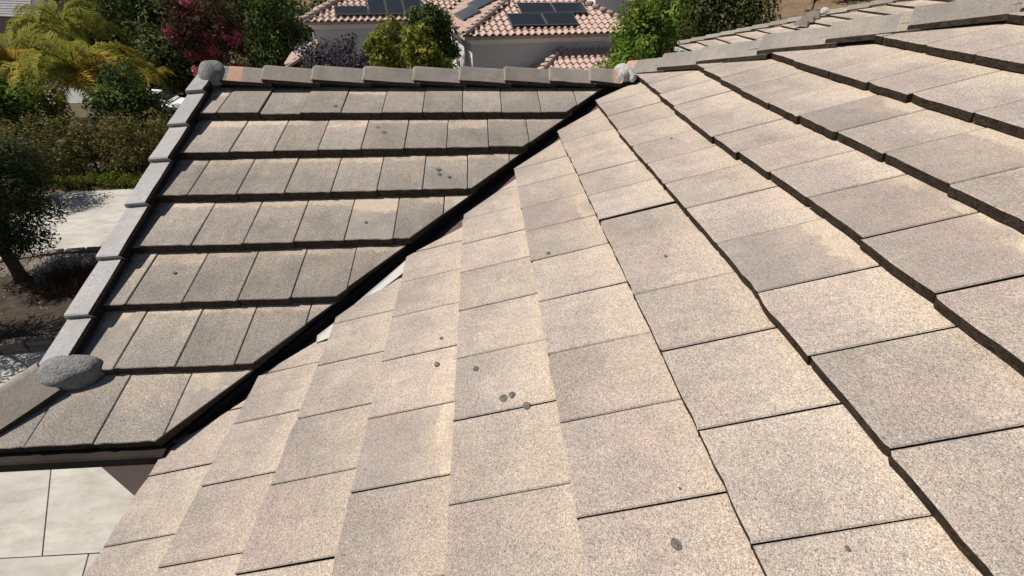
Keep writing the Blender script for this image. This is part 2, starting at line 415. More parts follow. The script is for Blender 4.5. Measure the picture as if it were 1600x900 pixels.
# caps ---------------------------------------------------------------
def cap_mesh(name, L, w_, r_, th=.03, mats=(), flat=False, split=None, wr=None):
    """ridge / hip cap: x along its length, z up. split = list of x where the material changes"""
    if flat:
        pf = [(-.085, -.17), (-.085, -.014), (-.073, 0), (.062, .0), (.074, -.012), (.074, -.04)]
        inn = [(-.063, -.17), (-.063, -.03), (-.06, -.026), (.05, -.026), (.052, -.03), (.052, -.04)]
    else:
        wr = wr or w_; rr = r_*wr/w_
        pf = [(-w_, -r_), (-w_*.16, -r_*.06), (-w_*.06, 0), (w_*.06, 0), (w_*.16, -r_*.06), (wr, -rr)]
        inn = [(a*.97, b-th) if 0 < i < 5 else (a*.985, b-th) for i, (a, b) in enumerate(pf)]
    xs = [0, .008]+[L*t_ for t_ in (.25, .5, .75)]+[L-.006, L]
    n = len(pf); vs = []; fs = []; mi = []
    for i, x in enumerate(xs):
        s_ = .992 if i in (0, len(xs)-1) else 1.
        for a, b in pf: vs.append((x, a*s_, b-(0.004 if s_ < 1 else 0)+random.gauss(0, .0012)))
        for a, b in inn: vs.append((x, a*s_, b))
    P = 2*n
    for i in range(len(xs)-1):
        mid = (xs[i]+xs[i+1])/2
        mt = 0
        if split:
            for xa, k_ in split:
                if mid >= xa: mt = k_
        for j in range(n-1):
            fs.append((i*P+j, (i+1)*P+j, (i+1)*P+j+1, i*P+j+1)); mi.append(1 if flat and j >= 3 else mt)
            fs.append((i*P+n+j+1, (i+1)*P+n+j+1, (i+1)*P+n+j, i*P+n+j)); mi.append(1)
        for j in (0, n-1):
            q = (i*P+j, i*P+n+j, (i+1)*P+n+j, (i+1)*P+j)
            fs.append(q if j == 0 else tuple(reversed(q))); mi.append(1)
    for b in (0, (len(xs)-1)*P):
        for j in range(n-1):
            q = (b+j, b+j+1, b+n+j+1, b+n+j); fs.append(q if b == 0 else tuple(reversed(q))); mi.append(mt if b else 0)
    return mesh(name, vs, fs, list(mats), mi)
def along(p0, p1, roll=0.):
    p0, p1 = Vector(p0), Vector(p1); x = (p1-p0).normalized()
    y = Vector((0, 0, 1)).cross(x).normalized(); z = x.cross(y)
    return frame(p0, x, y, z) @ Matrix.Rotation(roll, 4, 'X')
# A's ridge: each cap laps over the left neighbour's right end
xr = [.0, .391, .789, 1.204, 1.616, 2.0, 2.382, 2.767, 3.117, 3.36]
mc = [M['capA'], M['butt'], M['terra'], M['mortar'], M['cream']]
for i in range(len(xr)-1):
    a, b = xr[i], xr[i+1]+(.055 if i < len(xr)-2 else .03)
    zr = zA(3.62)+.035
    sp = [(-1, 0)]
    if i == 0: sp = [(-1, 3), (.10, 2), (.2, 0)]
    if i == len(xr)-2: sp = [(-1, 0), (.2, 2)]
    me = cap_mesh('ridge_tile', b-a, .118, .082, mats=mc, split=sp)
    hobj('ridge_tile', me, along((a, 3.62, zr+.032+random.gauss(0, .003)), (b, 3.62+random.gauss(0, .003), zr+.004)))
    if 0 < i:   # pale mortar edge in each lap
        mb = MB(); mb.tube([(a-.006, 3.50, zr-.055), (a-.006, 3.555, zr-.025), (a-.006, 3.62, zr+.018)], .009, 5)
        hbuild(mb, 'mortar_joint', M['joint'])
# B's hip
hipx = [3.43, 3.66, 3.88, 4.176, 4.454, 4.728, 5.03, 5.33, 5.63, 5.93]
mc2 = [M['capB'], M['butt'], M['terra'], M['mortar'], M['cream'], M['joint']]
HS = 7.17
def hip_pt(x, dz=0.): return Vector((x+.085, HS-x+.085, m*(x+.085)+.0+dz))
for i in range(len(hipx)-1):
    a, b = hipx[i], hipx[i+1]+.05
    p0 = hip_pt(a, .075+random.gauss(0, .003)); p1 = hip_pt(b, .045)
    L = (p1-p0).length
    sp = [(-1, 0), (L-.09, 5)] if i in (4,) else [(-1, 0)]
    if i == 0: sp = [(-1, 2), (.13, 0)]
    me = cap_mesh('hip_tile', L, .135, .088, mats=mc2, split=sp)
    hobj('hip_tile', me, along(p0, p1))
mb = MB()
for e0, e1 in ((3.46, 6.1),):
    A_, B_ = hip_pt(e0, .02), hip_pt(e1, .02); d_ = Vector((-.06, -.06, 0))
    mb.prism([A_+d_-Vector((0, 0, .02)), B_+d_-Vector((0, 0, .02)), B_+d_-Vector((0, 0, .3)), A_+d_-Vector((0, 0, .3))], (.12, .12, 0))
hbuild(mb, 'hip_board', M['deck'])
mb = MB(); mb.box((.02, 3.565, zA(3.62)-.25), (3.4, 3.66, zA(3.62)+.0)); hbuild(mb, 'ridge_board', M['deck'])
# rake tiles, top to bottom ; the uphill piece laps over the downhill one
yr = [3.60, 3.35, 2.983, 2.64, 2.26, 1.874, 1.51, 1.2]
for i in range(len(yr)-1):
    a, b = yr[i+1], yr[i]+.07
    p0 = (-.08, a, zA(a)+.050); p1 = (-.08, b, zA(b)+.012)
    L = (Vector(p1)-Vector(p0)).length
    me = cap_mesh('rake_tile', L, .1, .1, mats=[M['rake'], M['side_shade']], flat=True)
    me.transform(Matrix.Diagonal((1, -1, 1, 1))); me.flip_normals()
    hobj('rake_tile', me, along(p0, p1, math.radians(-5)))
# hip below the gable rake
hp = lambda t_: Vector((-.10-t_, 1.29-t_, zA(1.29-t_)+.055))
for a, b in ((.045, .41),):
    p0, p1 = hp(b)+Vector((0, 0, .01)), hp(a)
    me = cap_mesh('hip_tile', (p1-p0).length, .16, .09, mats=[M['capA'], M['butt']])
    hobj('hip_tile', me, along(p0, p1))
# mortar lumps
def lump(name, c, rad, mat, seed, rot=0., sub=3, amp=.16, smooth=True, tilt=0.):
    bm = bmesh.new(); bmesh.ops.create_icosphere(bm, subdivisions=sub, radius=1.)
    r_ = np.random.default_rng(seed); ph = r_.uniform(0, 6.28, (6, 3)); fr = r_.normal(0, 2.2, (6, 3))
    for v in bm.verts:
        p = np.array(v.co); k = 1+amp*sum(math.sin(float(p@fr[i])+ph[i, 0]) for i in range(6))/3
        k += amp*.25*math.sin(float(p@fr[0])*4+ph[0, 1])
        z = v.co.z
        h_ = math.hypot(v.co.x, v.co.y); kk = 1.
        if z <= .02:                      # a dome with an upright skirt, flat underneath
            if h_ > .35: kk = 1/h_
            z = -.38*min(1., -z*2.6+.1)
        v.co = Vector((v.co.x*kk*k*rad[0], v.co.y*kk*k*rad[1], z*k*rad[2]))
    me = bpy.data.meshes.new(name); bm.to_mesh(me); bm.free(); me.materials.append(mat)
    me.polygons.foreach_set('use_smooth', [smooth]*len(me.polygons))
    return hobj(name, me, Matrix.Translation(c) @ Matrix.Rotation(tilt, 4, 'X') @ Matrix.Rotation(rot, 4, 'Z'))
lump('mortar_patch', (-.025, 3.60, 1.378), (.115, .13, .115), M['mortar'], 1, .3, 4, .05)
lump('mortar_patch', (-.02, 1.25, .440), (.150, .092, .082), M['mortar'], 2, .08, 4, .09, True, .2)
lump('mortar_patch', (3.425, 3.63, 1.39), (.062, .12, .072), M['mortarw'], 3, .5, 3, .3, False)
lump('mortar_patch', (3.40, 3.57, 1.375), (.05, .06, .06), M['mortarw'], 13, .9, 3, .35, False)
# valley metal
mb = MB(); g = .028
mb.prism([(.50, .50+.12, m*.50-T-.01), (3.5, 3.5+.05, m*3.5-T-.01), (3.2, 3.2+.36, m*3.2-T-.01), (.50, .50+.42, m*.50-T-.01)], (0, 0, -.012))
hbuild(mb, 'valley_flashing', M['flash'])
mb = MB()
for x0, x1, d0, d1 in ((1.34, 1.655, .238, .250), (1.19, 1.275, .240, .224)):
    z = -.012
    mb.prism([(x0, x0+d0-.035, m*x0+z-.02), (x1, x1+d1-.10, m*x1+z-.02), (x1, x1+d1, m*x1+z), (x0, x0+d0, m*x0+z)], (0, 0, -.006))
hbuild(mb, 'flashing_strip', M['flashw'])
mb = MB()     # dark batten closing A's cut edge
mb.prism([(.93-VDs-.02, .95, zA(.93)-.095), (YR-.06-VDs-.0, YR-.04, zA(YR)-.095), (YR-.06-VDs, YR-.04, zA(YR)-.20), (.93-VDs-.02, .95, zA(.93)-.2)], (-.02, .02, 0))
hbuild(mb, 'valley_batten', M['deck'])
# eave of A : gutter, fascia, walls
ze = zA(.892)-T
mb = MB()
prof = [(.905, ze-.005), (.865, ze-.012), (.855, ze-.02), (.858, ze-.085), (.88, ze-.105), (.96, ze-.105), (.96, ze-.005)]
for xa, xb in ((-.50, .56),): mb.prism([(xa, y, z) for y, z in prof], (xb-xa, 0, 0))
hbuild(mb, 'gutter', M['gutter'])
mb = MB(); mb.box((-.5, .935, ze-.15), (.7, .98, ze-.02)); hbuild(mb, 'fascia_board', M['fascia'])
mb = MB()
mb.box((-.15, 1.1, GZ), (.9, 1.3, ze-.02)); mb.box((-.15, 1.302, GZ), (.05, 6.0, zA(1.25)-.16))
mb.box((.8, -2.0, GZ), (1.0, 1.098, m*.8-.24)); mb.prism([(-.09, 1.31, .38), (-.09, 3.6, 1.24), (-.09, 5.9, .38)], (.08, 0, 0))
mb.box((.06, 5.7, GZ), (XB, 5.9, .4)); mb.box((5.9, -2.0, GZ), (6.05, 5.69, .3))
hbuild(mb, 'wall', M['stucco'])
# far wing of the same house: a slope parallel to B with its own hip
CD = -3.14
zD = lambda x: m*x+CD
slopeD = deck('roof_slope', [(8.42, 9.0, zD(8.42)-.08), (13.2, 9.0, zD(13.2)-.08), (13.2, 9.3, zD(13.2)-.08), (8.42, 14.15, zD(8.42)-.08)], .08, M['deck'])
ID = IH.inverted()
fullD = [tile_mesh(rect_poly(W-GAP, .455, .0017, rs), mats=matsB) for _ in range(3)]
x = 8.40; kk = 0
while x < 12.6:
    ys = 14.6+(kk % 2)*.15
    while ys > 9.6-.25*(x-8.4):
        lay(fullD, matsB, ys-W, ys, FB(x, ys-W/2, CD), [(-1, CT, 22.62-(ys-W/2)-x)], slopeD, ID, rs)
        ys -= W
    x += .3735; kk += 1
for i in range(16):
    a = 8.36+i*.29; b = a+.33
    hsum = 22.68
    pt = lambda q, dz: Vector((q+.05, hsum-q+.05, zD(q+.05)+dz))
    me = cap_mesh('hip_tile', .47, .13, .085, mats=mc2)
    hobj('hip_tile', me, along(pt(a, .09), pt(b, .06)))
for i in range(3):                           # cap run of a cross ridge ending at this hip
    q = Vector((10.50+.0*i, 11.55-.1*i, 0))
    p0 = Vector((10.28+.21*i, 11.50+.14*i, .985+.085*i)); p1 = p0+Vector((.25, .17, .045))
    mbx = MB(); n = 8; vs = []
    for (pp, r_) in ((0, .17), (.25, .105)):
        for j in range(n+1):
            th = math.pi*j/n; vs.append((pp, r_*math.cos(th), r_*.95*math.sin(th)))
    fs = [(j, n+1+j, n+2+j, j+1) for j in range(n)]+[tuple(range(n+1)), tuple(range(2*n+1, n, -1))]
    mbx.add(vs, fs); hbuild(mbx, 'ridge_tile', M['tileB'], along(p0, p1))
lump('mortar_patch', (11.0, 11.80, 1.27), (.13, .12, .11), M['mortarw'], 9, .4, 2)
mb = MB(); mb.box((8.7, 9.5, GZ), (8.85, 13.4, zD(8.7)-.2)); hbuild(mb, 'wall', M['stucco'])
mb = MB(); mb.box((8.30, 9.2, zD(8.4)-.16), (8.41, 14.25, zD(8.4)-.06)); hbuild(mb, 'gutter', M['flashw'])

# ------------------------------------------------------------------ ground
def sheet(name, pts, z, mat, kind='structure', th=None):
    mb = MB()
    if th: mb.prism([(x, y, z) for x, y in pts], (0, 0, -th))
    else: mb.add([(x, y, z) for x, y in pts], [tuple(range(len(pts)))])
    o = mb.build(name, mat); return tag(o, kind=kind)
t = NT('dry_soil'); o_ = t.obj()
c = t.mix(t.ramp(t.noise(o_, .25, 4, .6), .4, .62), (.10, .075, .05), (.065, .06, .03))
c = t.mix(t.ramp(t.noise(o_, 6., 5, .7), .4, .7, 0, .6), c, (.16, .125, .085))
t.bump(t.noise(o_, 5., 6, .7), .8, .1); M['soil'] = t.done(c, .97, .1)
t = NT('dry_grass_hill'); o_ = t.obj()
c = t.mix(t.ramp(t.noise(o_, .12, 5, .7), .35, .65), (.30, .20, .12), (.21, .14, .085))
c = t.mix(t.ramp(t.noise(o_, .9, 5, .7), .5, .75, 0, .8), c, (.10, .08, .05))
t.bump(t.noise(o_, 1.5, 6, .7), 1., .6); M['hill'] = t.done(c, .97, .1)
t = NT('driveway_concrete'); o_ = t.obj(); p_ = t.vadd(o_, t.rvec())
c = t.mix(t.ramp(t.noise(p_, .7, 5, .62), .38, .66), (.46, .435, .39), (.36, .34, .305))
c = t.mix(t.ramp(t.noise(t.vscale(t.vadd(p_, (3., 1., 0)), (1.2, 3.4, 1.)), 1.1, 6, .7), .46, .70, 0, .9), c, (.29, .265, .225))
c = t.mix(t.ramp(t.voro(t.vadd(p_, (1., 4., 0)), 1.4), .02, .05, .6, 0), c, (.12, .105, .09))
c = t.mix(t.ramp(t.noise(p_, 9., 4, .7), .45, .75, 0, .3), c, (.28, .26, .225))
t.bump(t.noise(p_, 40., 4, .6), .25, .01); M['drive'] = t.done(c, .9, .2)
M['asph'] = plain('pale_road', (.24, .235, .23), .95, .15, .8)
M['gravel'] = plain('pebble', (.34, .29, .24), .95, .3, .9)
M['mulch'] = plain('bark_mulch', (.055, .042, .032), .97, .4, 5., .1, 1.)
M['curb'] = plain('curb_stone', (.16, .135, .11), .95, .25, 6., .1, .8)
M['bark'] = plain('bark', (.075, .056, .042), .95, .35, 9., .1, 1.)
M['palmbark'] = plain('palm_bark', (.10, .082, .068), .95, .35, 7., .1, 1.)

sheet('ground', [(-700, -300), (700, -300), (700, 900), (-700, 900)], GZ-.02, M['soil'])
# driveway, poured in slabs with open joints
drv = sheet('driveway', [(-24, -4), (-.3, -4), (-.3, 16.3), (-9, 16.6), (-15.5, 16.0), (-24, 15.2)], GZ+.02, M['mulch'], th=.03)
def slab(pts, gap=.014):
    cx = sum(p[0] for p in pts)/len(pts); cy = sum(p[1] for p in pts)/len(pts)
    q = []
    for x, y in pts:
        d = math.hypot(x-cx, y-cy); k = (d-gap)/d; q.append(((x-cx)*k, (y-cy)*k, 0))
    mb = MB(); mb.prism(q, (0, 0, -.055)); mb.build('concrete_slab', M['drive'], drv, Matrix.Translation((cx, cy, GZ+.075)))
for pts in ([(-5.98-.6, 5.2), (-4.9, 2.66), (-.4, 2.62), (-.4, 5.2)], [(-9.2, 5.2), (-9.2, 2.7), (-4.9, 2.66), (-6.58, 5.2)],
            [(-9.2, 2.7), (-9.2, .2), (-3.2, 0.2), (-4.2, 2.652)], [(-4.2, 2.652), (-3.2, .2), (-.4, .2), (-.4, 2.62)],
            [(-9.2, .2), (-9.2, -3.9), (-.4, -3.9), (-.4, .2)], [(-14, 7.0), (-14, -3.9), (-9.2, -3.9), (-9.2, 5.2), (-9.2, 7.0)],
            [(-9.2, 7.0), (-9.2, 5.2), (-.4, 5.2), (-.4, 7.0)], [(-6, 11.9), (-6, 7.), (-.4, 7.), (-.4, 16.2), (-6, 16.3)],
            [(-23.8, 15), (-23.8, -3.9), (-14, -3.9), (-14, 16.), (-15.5, 15.9)], [(-14, 16.05), (-14, 11.2), (-10.2, 11.2), (-10.6, 16.45)],
            [(-10.6, 16.45), (-10.2, 11.2), (-6, 11.2), (-6, 16.3), (-9, 16.5)], [(-14, 11.2), (-14, 7.), (-6, 7.), (-6, 11.2)]):
    slab(pts)
# planted island with its curb
IC = (-9.75, 9.35); IRX, IRY = 3.9, 2.05
ring = [(IC[0]+IRX*math.cos(a), IC[1]+IRY*math.sin(a)) for a in np.linspace(0, 2*math.pi, 48, endpoint=False)]
isl = sheet('planting_bed', ring, GZ+.20, M['mulch'], th=.15)
N_ = 44
for i in range(N_):
    a0 = 2*math.pi*i/N_; a = a0+math.pi/N_
    x, y = IC[0]+(IRX+.09)*math.cos(a), IC[1]+(IRY+.09)*math.sin(a)
    ang = math.atan2(IRY*math.cos(a), -IRX*math.sin(a)); ln = math.hypot(IRX*math.sin(a), IRY*math.cos(a))*2*math.pi/N_*.96
    mb = MB()
    h = (.30 if math.sin(a) < .2 else .19)+random.uniform(-.02, .03); b = .02
    mb.box((-ln/2, -.11, 0), (ln/2, .11, h-.14+random.uniform(-.01, .01))); mb.box((-ln/2+b, -.10, h-.13), (ln/2-b, .125, h))
    mb.build('curb_stone', M['curb'], isl, Matrix.Translation((x, y, GZ+.07)) @ Matrix.Rotation(ang, 4, 'Z'))
vs, fs = [], []
def pebbles(n, fx, zb, r0, r1):
    for _ in range(n):
        x, y = fx(); r_ = random.uniform(r0, r1); b = len(vs)
        a = random.uniform(0, 3)
        c_, s_ = math.cos(a)*r_, math.sin(a)*r_
        vs.extend([(x+c_, y+s_, zb), (x-s_*.8, y+c_*.8, zb+r_*.15), (x-c_, y-s_, zb), (x+s_*.8, y-c_*.8, zb+r_*.1), (x, y, zb+r_*.7)])
        fs.extend([(b, b+1, b+4), (b+1, b+2, b+4), (b+2, b+3, b+4), (b+3, b, b+4)])
def fx():
    while True:
        a = random.uniform(0, 6.283); r_ = math.sqrt(random.uniform(.0, 1.))
        x, y = IC[0]+IRX*.97*r_*math.cos(a), IC[1]+IRY*.97*r_*math.sin(a)
        if y > 9.8+.5*math.sin(x*2.1) or random.random() < .012: return x, y
pebbles(12000, fx, GZ+.203, .012, .034)
tag(obj('gravel', mesh('gravel', vs, fs, [M['gravel']])), kind='stuff')
sheet('road', [(-60, 27), (-22, 29.5), (-21.5, 33.5), (-60, 33)], GZ+.012, M['asph'])
# rising dry hill far right
vs, fs = [], []
nx, ny = 60, 26
for j in range(ny):
    for i in range(nx):
        x = -260+i*11; y = 62+j*11
        d = max(0., (y-62)+(x-20)*.18)
        rise = max(0., (x-10)/60)
        h = GZ-1.5+min(26, d*.085*min(1.4, .35+rise)+.8*math.sin(x*.09)+.9*math.sin(y*.07+x*.04)+ (1.5 if d > 3 else 0))
        vs.append((x, y, h))
for j in range(ny-1):
    for i in range(nx-1): fs.append((j*nx+i, j*nx+i+1, (j+1)*nx+i+1, (j+1)*nx+i))
tag(obj('hillside', mesh('hillside', vs, fs, [M['hill']], smooth=True)), kind='structure')

# ------------------------------------------------------------------ foliage
def leaves(name, P, N, size, asp, mat, parent, rg, fold=.0):
    """P points, N directions the leaf faces; one folded diamond per point"""
    n = len(P); N = N/np.linalg.norm(N, axis=1, keepdims=True)
    a = rg.normal(size=(n, 3)); a -= N*(a*N).sum(1, keepdims=True); a /= np.linalg.norm(a, axis=1, keepdims=True)
    b = np.cross(N, a); s = (size*rg.uniform(.65, 1.35, n))[:, None]
    V = np.empty((n, 4, 3))
    V[:, 0] = P-a*s; V[:, 1] = P+b*s*asp-N*s*.12; V[:, 2] = P+a*s; V[:, 3] = P-b*s*asp-N*s*.12
    me = bpy.data.meshes.new(name)
    me.vertices.add(4*n); me.vertices.foreach_set('co', V.ravel().astype(np.float32))
    me.loops.add(4*n); me.loops.foreach_set('vertex_index', np.arange(4*n, dtype=np.int32))
    me.polygons.add(n); me.polygons.foreach_set('loop_start', np.arange(0, 4*n, 4, dtype=np.int32))
    me.update(calc_edges=True); me.materials.append(mat)
    return obj(name, me, parent)
def cloud(blobs, n, rg, shell=.5):
    B = np.array(blobs, float); wt = B[:, 3]**2; wt /= wt.sum()
    k = rg.choice(len(B), n, p=wt); d = rg.normal(size=(n, 3)); d /= np.linalg.norm(d, axis=1, keepdims=True)
    r_ = shell+(1.08-shell)*rg.random(n)**.6
    P = B[k, :3]+d*(B[k, 3]*r_)[:, None]
    N = d+rg.normal(size=(n, 3))*.55+np.array([0, 0, .35])
    return P, N
def blobset(c, r, n, rb, rg, low=-1.):
    out = []
    while len(out) < n:
        p = rg.uniform(-1, 1, 3); q = np.linalg.norm(p)
        if q > 1 or q < .35 or p[2] < low: continue
        out.append((c[0]+p[0]*r[0], c[1]+p[1]*r[1], c[2]+p[2]*r[2], rb*rg.uniform(.65, 1.3)))
    return out
def tree(name, label, cat, c, r, nb, rb, nl, size, mat, seed, asp=.45, group=None, trunk_r=.14, base=GZ, lean=(0, 0), limbs=5, shell=.5, low=-1., bark=None, extra=None, forks=None):
    rg = np.random.default_rng(seed)
    bx, by = c[0]+lean[0], c[1]+lean[1]
    root = thing(name, label, cat, (bx, by, base), 0, group)
    L = lambda p: (p[0]-bx, p[1]-by, p[2]-base)
    mb = MB(); cz = c[2]-r[2]*.55
    fork = (bx*.6+c[0]*.4, by*.6+c[1]*.4, base+(cz-base)*.62)
    mb.tube([L((bx, by, base-.05)), L(((bx+fork[0])/2+.04, (by+fork[1])/2, (base+fork[2])/2)), L(fork)], [trunk_r*1.25, trunk_r, trunk_r*.9], 8)
    for i in range(limbs):
        a = 2*math.pi*(i+rg.random()*.6)/limbs; k = rg.uniform(.45, .75)
        e = (c[0]+r[0]*k*math.cos(a), c[1]+r[1]*k*math.sin(a), c[2]+r[2]*rg.uniform(-.1, .5))
        mid = tuple(fork[j]*.5+e[j]*.5+rg.normal()*.06 for j in range(3))
        mb.tube([L(fork), L(mid), L(e)], [trunk_r*.62, trunk_r*.4, trunk_r*.12], 6)
    mb.build('trunk', bark or M['bark'], root, smooth=True)
    bl = blobset((0, 0, 0), r, nb, rb, rg, low)
    if extra: bl += extra
    P, N = cloud(bl, nl, rg, shell); P += np.array(L(c))
    leaves('crown', P, N, size, asp, mat, root, rg)
    return root
M['lf_dark'] = leafmat('dark_green_leaf', [(.02, .032, .011), (.058, .075, .022), (.14, .15, .045)], .2)
M['lf_mid'] = leafmat('mid_green_leaf', [(.03, .05, .014), (.065, .10, .026), (.14, .18, .05)], .25)
M['lf_olv'] = leafmat('olive_brown_leaf', [(.035, .04, .013), (.075, .075, .022), (.13, .12, .035)], .25)
M['lf_bright'] = leafmat('bright_green_leaf', [(.05, .09, .016), (.12, .19, .03), (.25, .31, .06)], .38)
M['lf_yel'] = leafmat('yellow_green_leaf', [(.06, .075, .014), (.15, .17, .025), (.32, .29, .05)], .32, nscale=2.2)
M['lf_pink'] = leafmat('pink_blossom', [(.18, .035, .045), (.42, .10, .13), (.62, .22, .26)], .3, nscale=1.6)
M['lf_redg'] = leafmat('burgundy_green_leaf', [(.022, .03, .012), (.045, .04, .018), (.075, .035, .03), (.06, .065, .022)], .25, nscale=1.6)
M['lf_purp'] = leafmat('grey_purple_leaf', [(.035, .032, .036), (.07, .062, .072), (.16, .15, .165)], .15, nscale=2.)
M['lf_hedge'] = leafmat('hedge_leaf', [(.03, .038, .010), (.075, .08, .022), (.16, .135, .045), (.25, .185, .07)], .22, nscale=1.5)
M['lf_olive'] = leafmat('olive_leaf', [(.02, .028, .010), (.042, .052, .02), (.085, .095, .042)], .15)
M['lf_cover'] = leafmat('groundcover_leaf', [(.05, .07, .012), (.10, .115, .018), (.17, .16, .03)], .3)
M['lf_palm'] = leafmat('palm_leaf', [(.09, .11, .016), (.21, .215, .03), (.38, .33, .06)], .35, .7, .5)
M['lf_palmo'] = leafmat('yellowed_palm_leaf', [(.22, .16, .02), (.40, .28, .035), (.52, .37, .06)], .35, .7, .5)
M['lf_brown'] = leafmat('brown_grass', [(.07, .04, .02), (.13, .075, .035)], .3)

DK = 'trees crowding behind the hedge'
tree('olive_tree', 'small olive tree with forked trunk in the planted island beside the driveway', 'tree', (-11.1, 10.6, -2.9), (1.7, 1.5, 1.4), 42, .52, 26000, .058, M['lf_olive'], 11, .30, None, .15, lean=(.15, -.7), limbs=5, shell=.25, extra=None)
tree('olive_tree', 'second olive tree of the planted island, nearer the house', 'tree', (-10.9, 7.2, -3.0), (1.5, 1.3, 1.1), 34, .48, 13000, .05, M['lf_olive'], 41, .30, None, .14, lean=(-.7, .9), limbs=5, shell=.25)
tree('citrus_tree', 'dark green tree behind the yellow green one, against the white house corner', 'tree', (.1, 20.9, -.5), (1.0, 1.1, 1.2), 34, .42, 6500, .085, M['lf_mid'], 42, .5, None, .1, shell=.4)
tree('shrub', 'dark fuzzy shrub at the left end in front of the brown hedge', 'shrub', (-15.4, 15.0, -3.9), (1.5, 1.1, 1.35), 22, .55, 7000, .06, M['lf_hedge'], 12, .4, trunk_r=.07, shell=.4)
tree('rounded_shrub', 'rounded glossy green shrub just behind the hedge, right of the palms', 'shrub', (-14.5, 21.2, -3.35), (1.45, 1.2, 1.35), 22, .6, 5200, .095, M['lf_mid'], 13, .5, trunk_r=.07, shell=.5)
tree('shrub', 'lime green leafy shrub under the palms at the left edge', 'shrub', (-18.6, 20.8, -3.1), (1.7, 1.2, 1.1), 20, .6, 4500, .10, M['lf_bright'], 14, .5, trunk_r=.07, shell=.5)
tree('tall_tree', 'very dark dense tree rising right behind the palm fronds', 'tree', (-22.0, 35.5, -2.6), (3.2, 2.6, 3.2), 34, 1.25, 9000, .15, M['lf_dark'], 15, .5, DK, .2)
tree('tall_tree', 'dark green tree at the top left between the grey roof and the pink tree', 'tree', (-28.4, 43.5, -1.6), (4.6, 3., 4.2), 36, 1.5, 9000, .18, M['lf_dark'], 16, .5, DK, .2)
tree('tall_tree', 'olive brown tree at the top edge left of the pink blossoms', 'tree', (-20.6, 39.5, -.9), (3.4, 2.6, 3.0), 34, 1.1, 9000, .15, M['lf_olv'], 17, .5, DK, .2)
tree('tall_tree', 'dark green tree low behind the rake tiles, left of the pink tree', 'tree', (-17.2, 30.5, -3.5), (2.4, 2.0, 2.2), 28, 1.0, 8000, .13, M['lf_dark'], 18, .5, DK, .18)
pk = tree('pink_tree', 'tree with magenta and burgundy blossoms behind the left end of the ridge', 'tree', (-13.0, 28.2, -1.75), (2.1, 1.5, 2.3), 34, .6, 6000, .095, M['lf_redg'], 19, .5, None, .1, shell=.3)
rg = np.random.default_rng(77)
bl = [(rg.normal()*.5-.45, -.5+rg.normal()*.4, 4.2+rg.normal()*.55, rg.uniform(.3, .5)) for _ in range(11)]+[(rg.uniform(-1.3, 1.9), -.8+rg.normal()*.4, rg.uniform(1.9, 4.6), rg.uniform(.2, .36)) for _ in range(15)]
P, N = cloud(bl, 3400, rg, .4); leaves('blossom', P, N, .085, .6, M['lf_pink'], pk, rg)
tree('columnar_tree', 'brownish green column shaped tree right of the pink blossoms', 'tree', (-14.6, 35.5, -1.1), (2.1, 1.6, 3.4), 34, .85, 7500, .12, M['lf_olv'], 20, .45, DK, .16)
tree('columnar_tree', 'dark columnar tree next to the left corner of the neighbouring roof', 'tree', (-10.2, 31.8, -2.0), (2.0, 1.5, 3.4), 34, .85, 8500, .11, M['lf_mid'], 21, .45, DK, .16)
tree('columnar_tree', 'dark green columnar tree in the middle of the row before the house', 'tree', (-12.2, 33.0, -2.0), (1.9, 1.5, 3.6), 34, .85, 8000, .11, M['lf_dark'], 22, .45, DK, .16)
tree('purple_tree', 'grey purple leaved small tree before the shaded wall next door', 'tree', (-2.85, 17.2, -.95), (1.45, 1.0, .95), 34, .36, 8000, .055, M['lf_purp'], 23, .5, None, .09, base=GZ, shell=.3)
tree('citrus_tree', 'yellow green tree with clumped leaves beside the solar panelled roof', 'tree', (-.45, 17.0, -.72), (1.65, 1.1, 1.08), 40, .36, 7500, .085, M['lf_yel'], 24, .5, None, .1, shell=.45)
tree('bright_tree', 'bright green tree between the neighbouring house and our ridge end', 'tree', (6.98, 13.0, .0), (.95, 1.2, 1.75), 38, .40, 11000, .07, M['lf_bright'], 25, .42, None, .1, shell=.35, extra=[(-1.25, -.2, -.6, .42), (-1.05, 0, -.25, .4), (-1.35, 0, -1.0, .45), (-.85, -.3, .25, .3), (-1.0, .2, -1.4, .45), (-.6, -.3, -.9, .45)])
OK_ = 'oaks on the slope behind the far wing'
tree('oak_tree', 'large dark oak behind the far wing of the roof', 'tree', (20.4, 35.5, -.9), (4.2, 3., 3.3), 44, 1.15, 14000, .14, M['lf_dark'], 26, .5, OK_, .25)
tree('oak_tree', 'smaller dark oak at the top edge right of the bright green tree', 'tree', (16.6, 37.5, .2), (2.6, 2., 3.0), 34, .9, 8000, .14, M['lf_dark'], 27, .5, OK_, .2)
tree('shrub', 'dusty olive shrub squeezed between the bright green tree and far wing', 'shrub', (10.9, 20.5, -.75), (1.0, .8, 1.0), 20, .42, 3500, .07, M['lf_olv'], 28, .45, trunk_r=.06, shell=.4)
for i, (x, y, z, r_) in enumerate(((54, 74, .0, 2.3), (63, 80, 1.0, 3.0), (70, 78, 1.4, 2.2))):
    tree('hill_shrub', ['leftmost dark shrub on the dry brown hill', 'middle dark shrub on the dry brown hill', 'rightmost dark shrub on the dry brown hill'][i], 'shrub', (x, y, z), (r_, r_, r_*.8), 14, r_*.45, 1800, .22, M['lf_dark'], 30+i, .5, 'dark shrubs on the dry hill', .12, base=GZ+1.0)
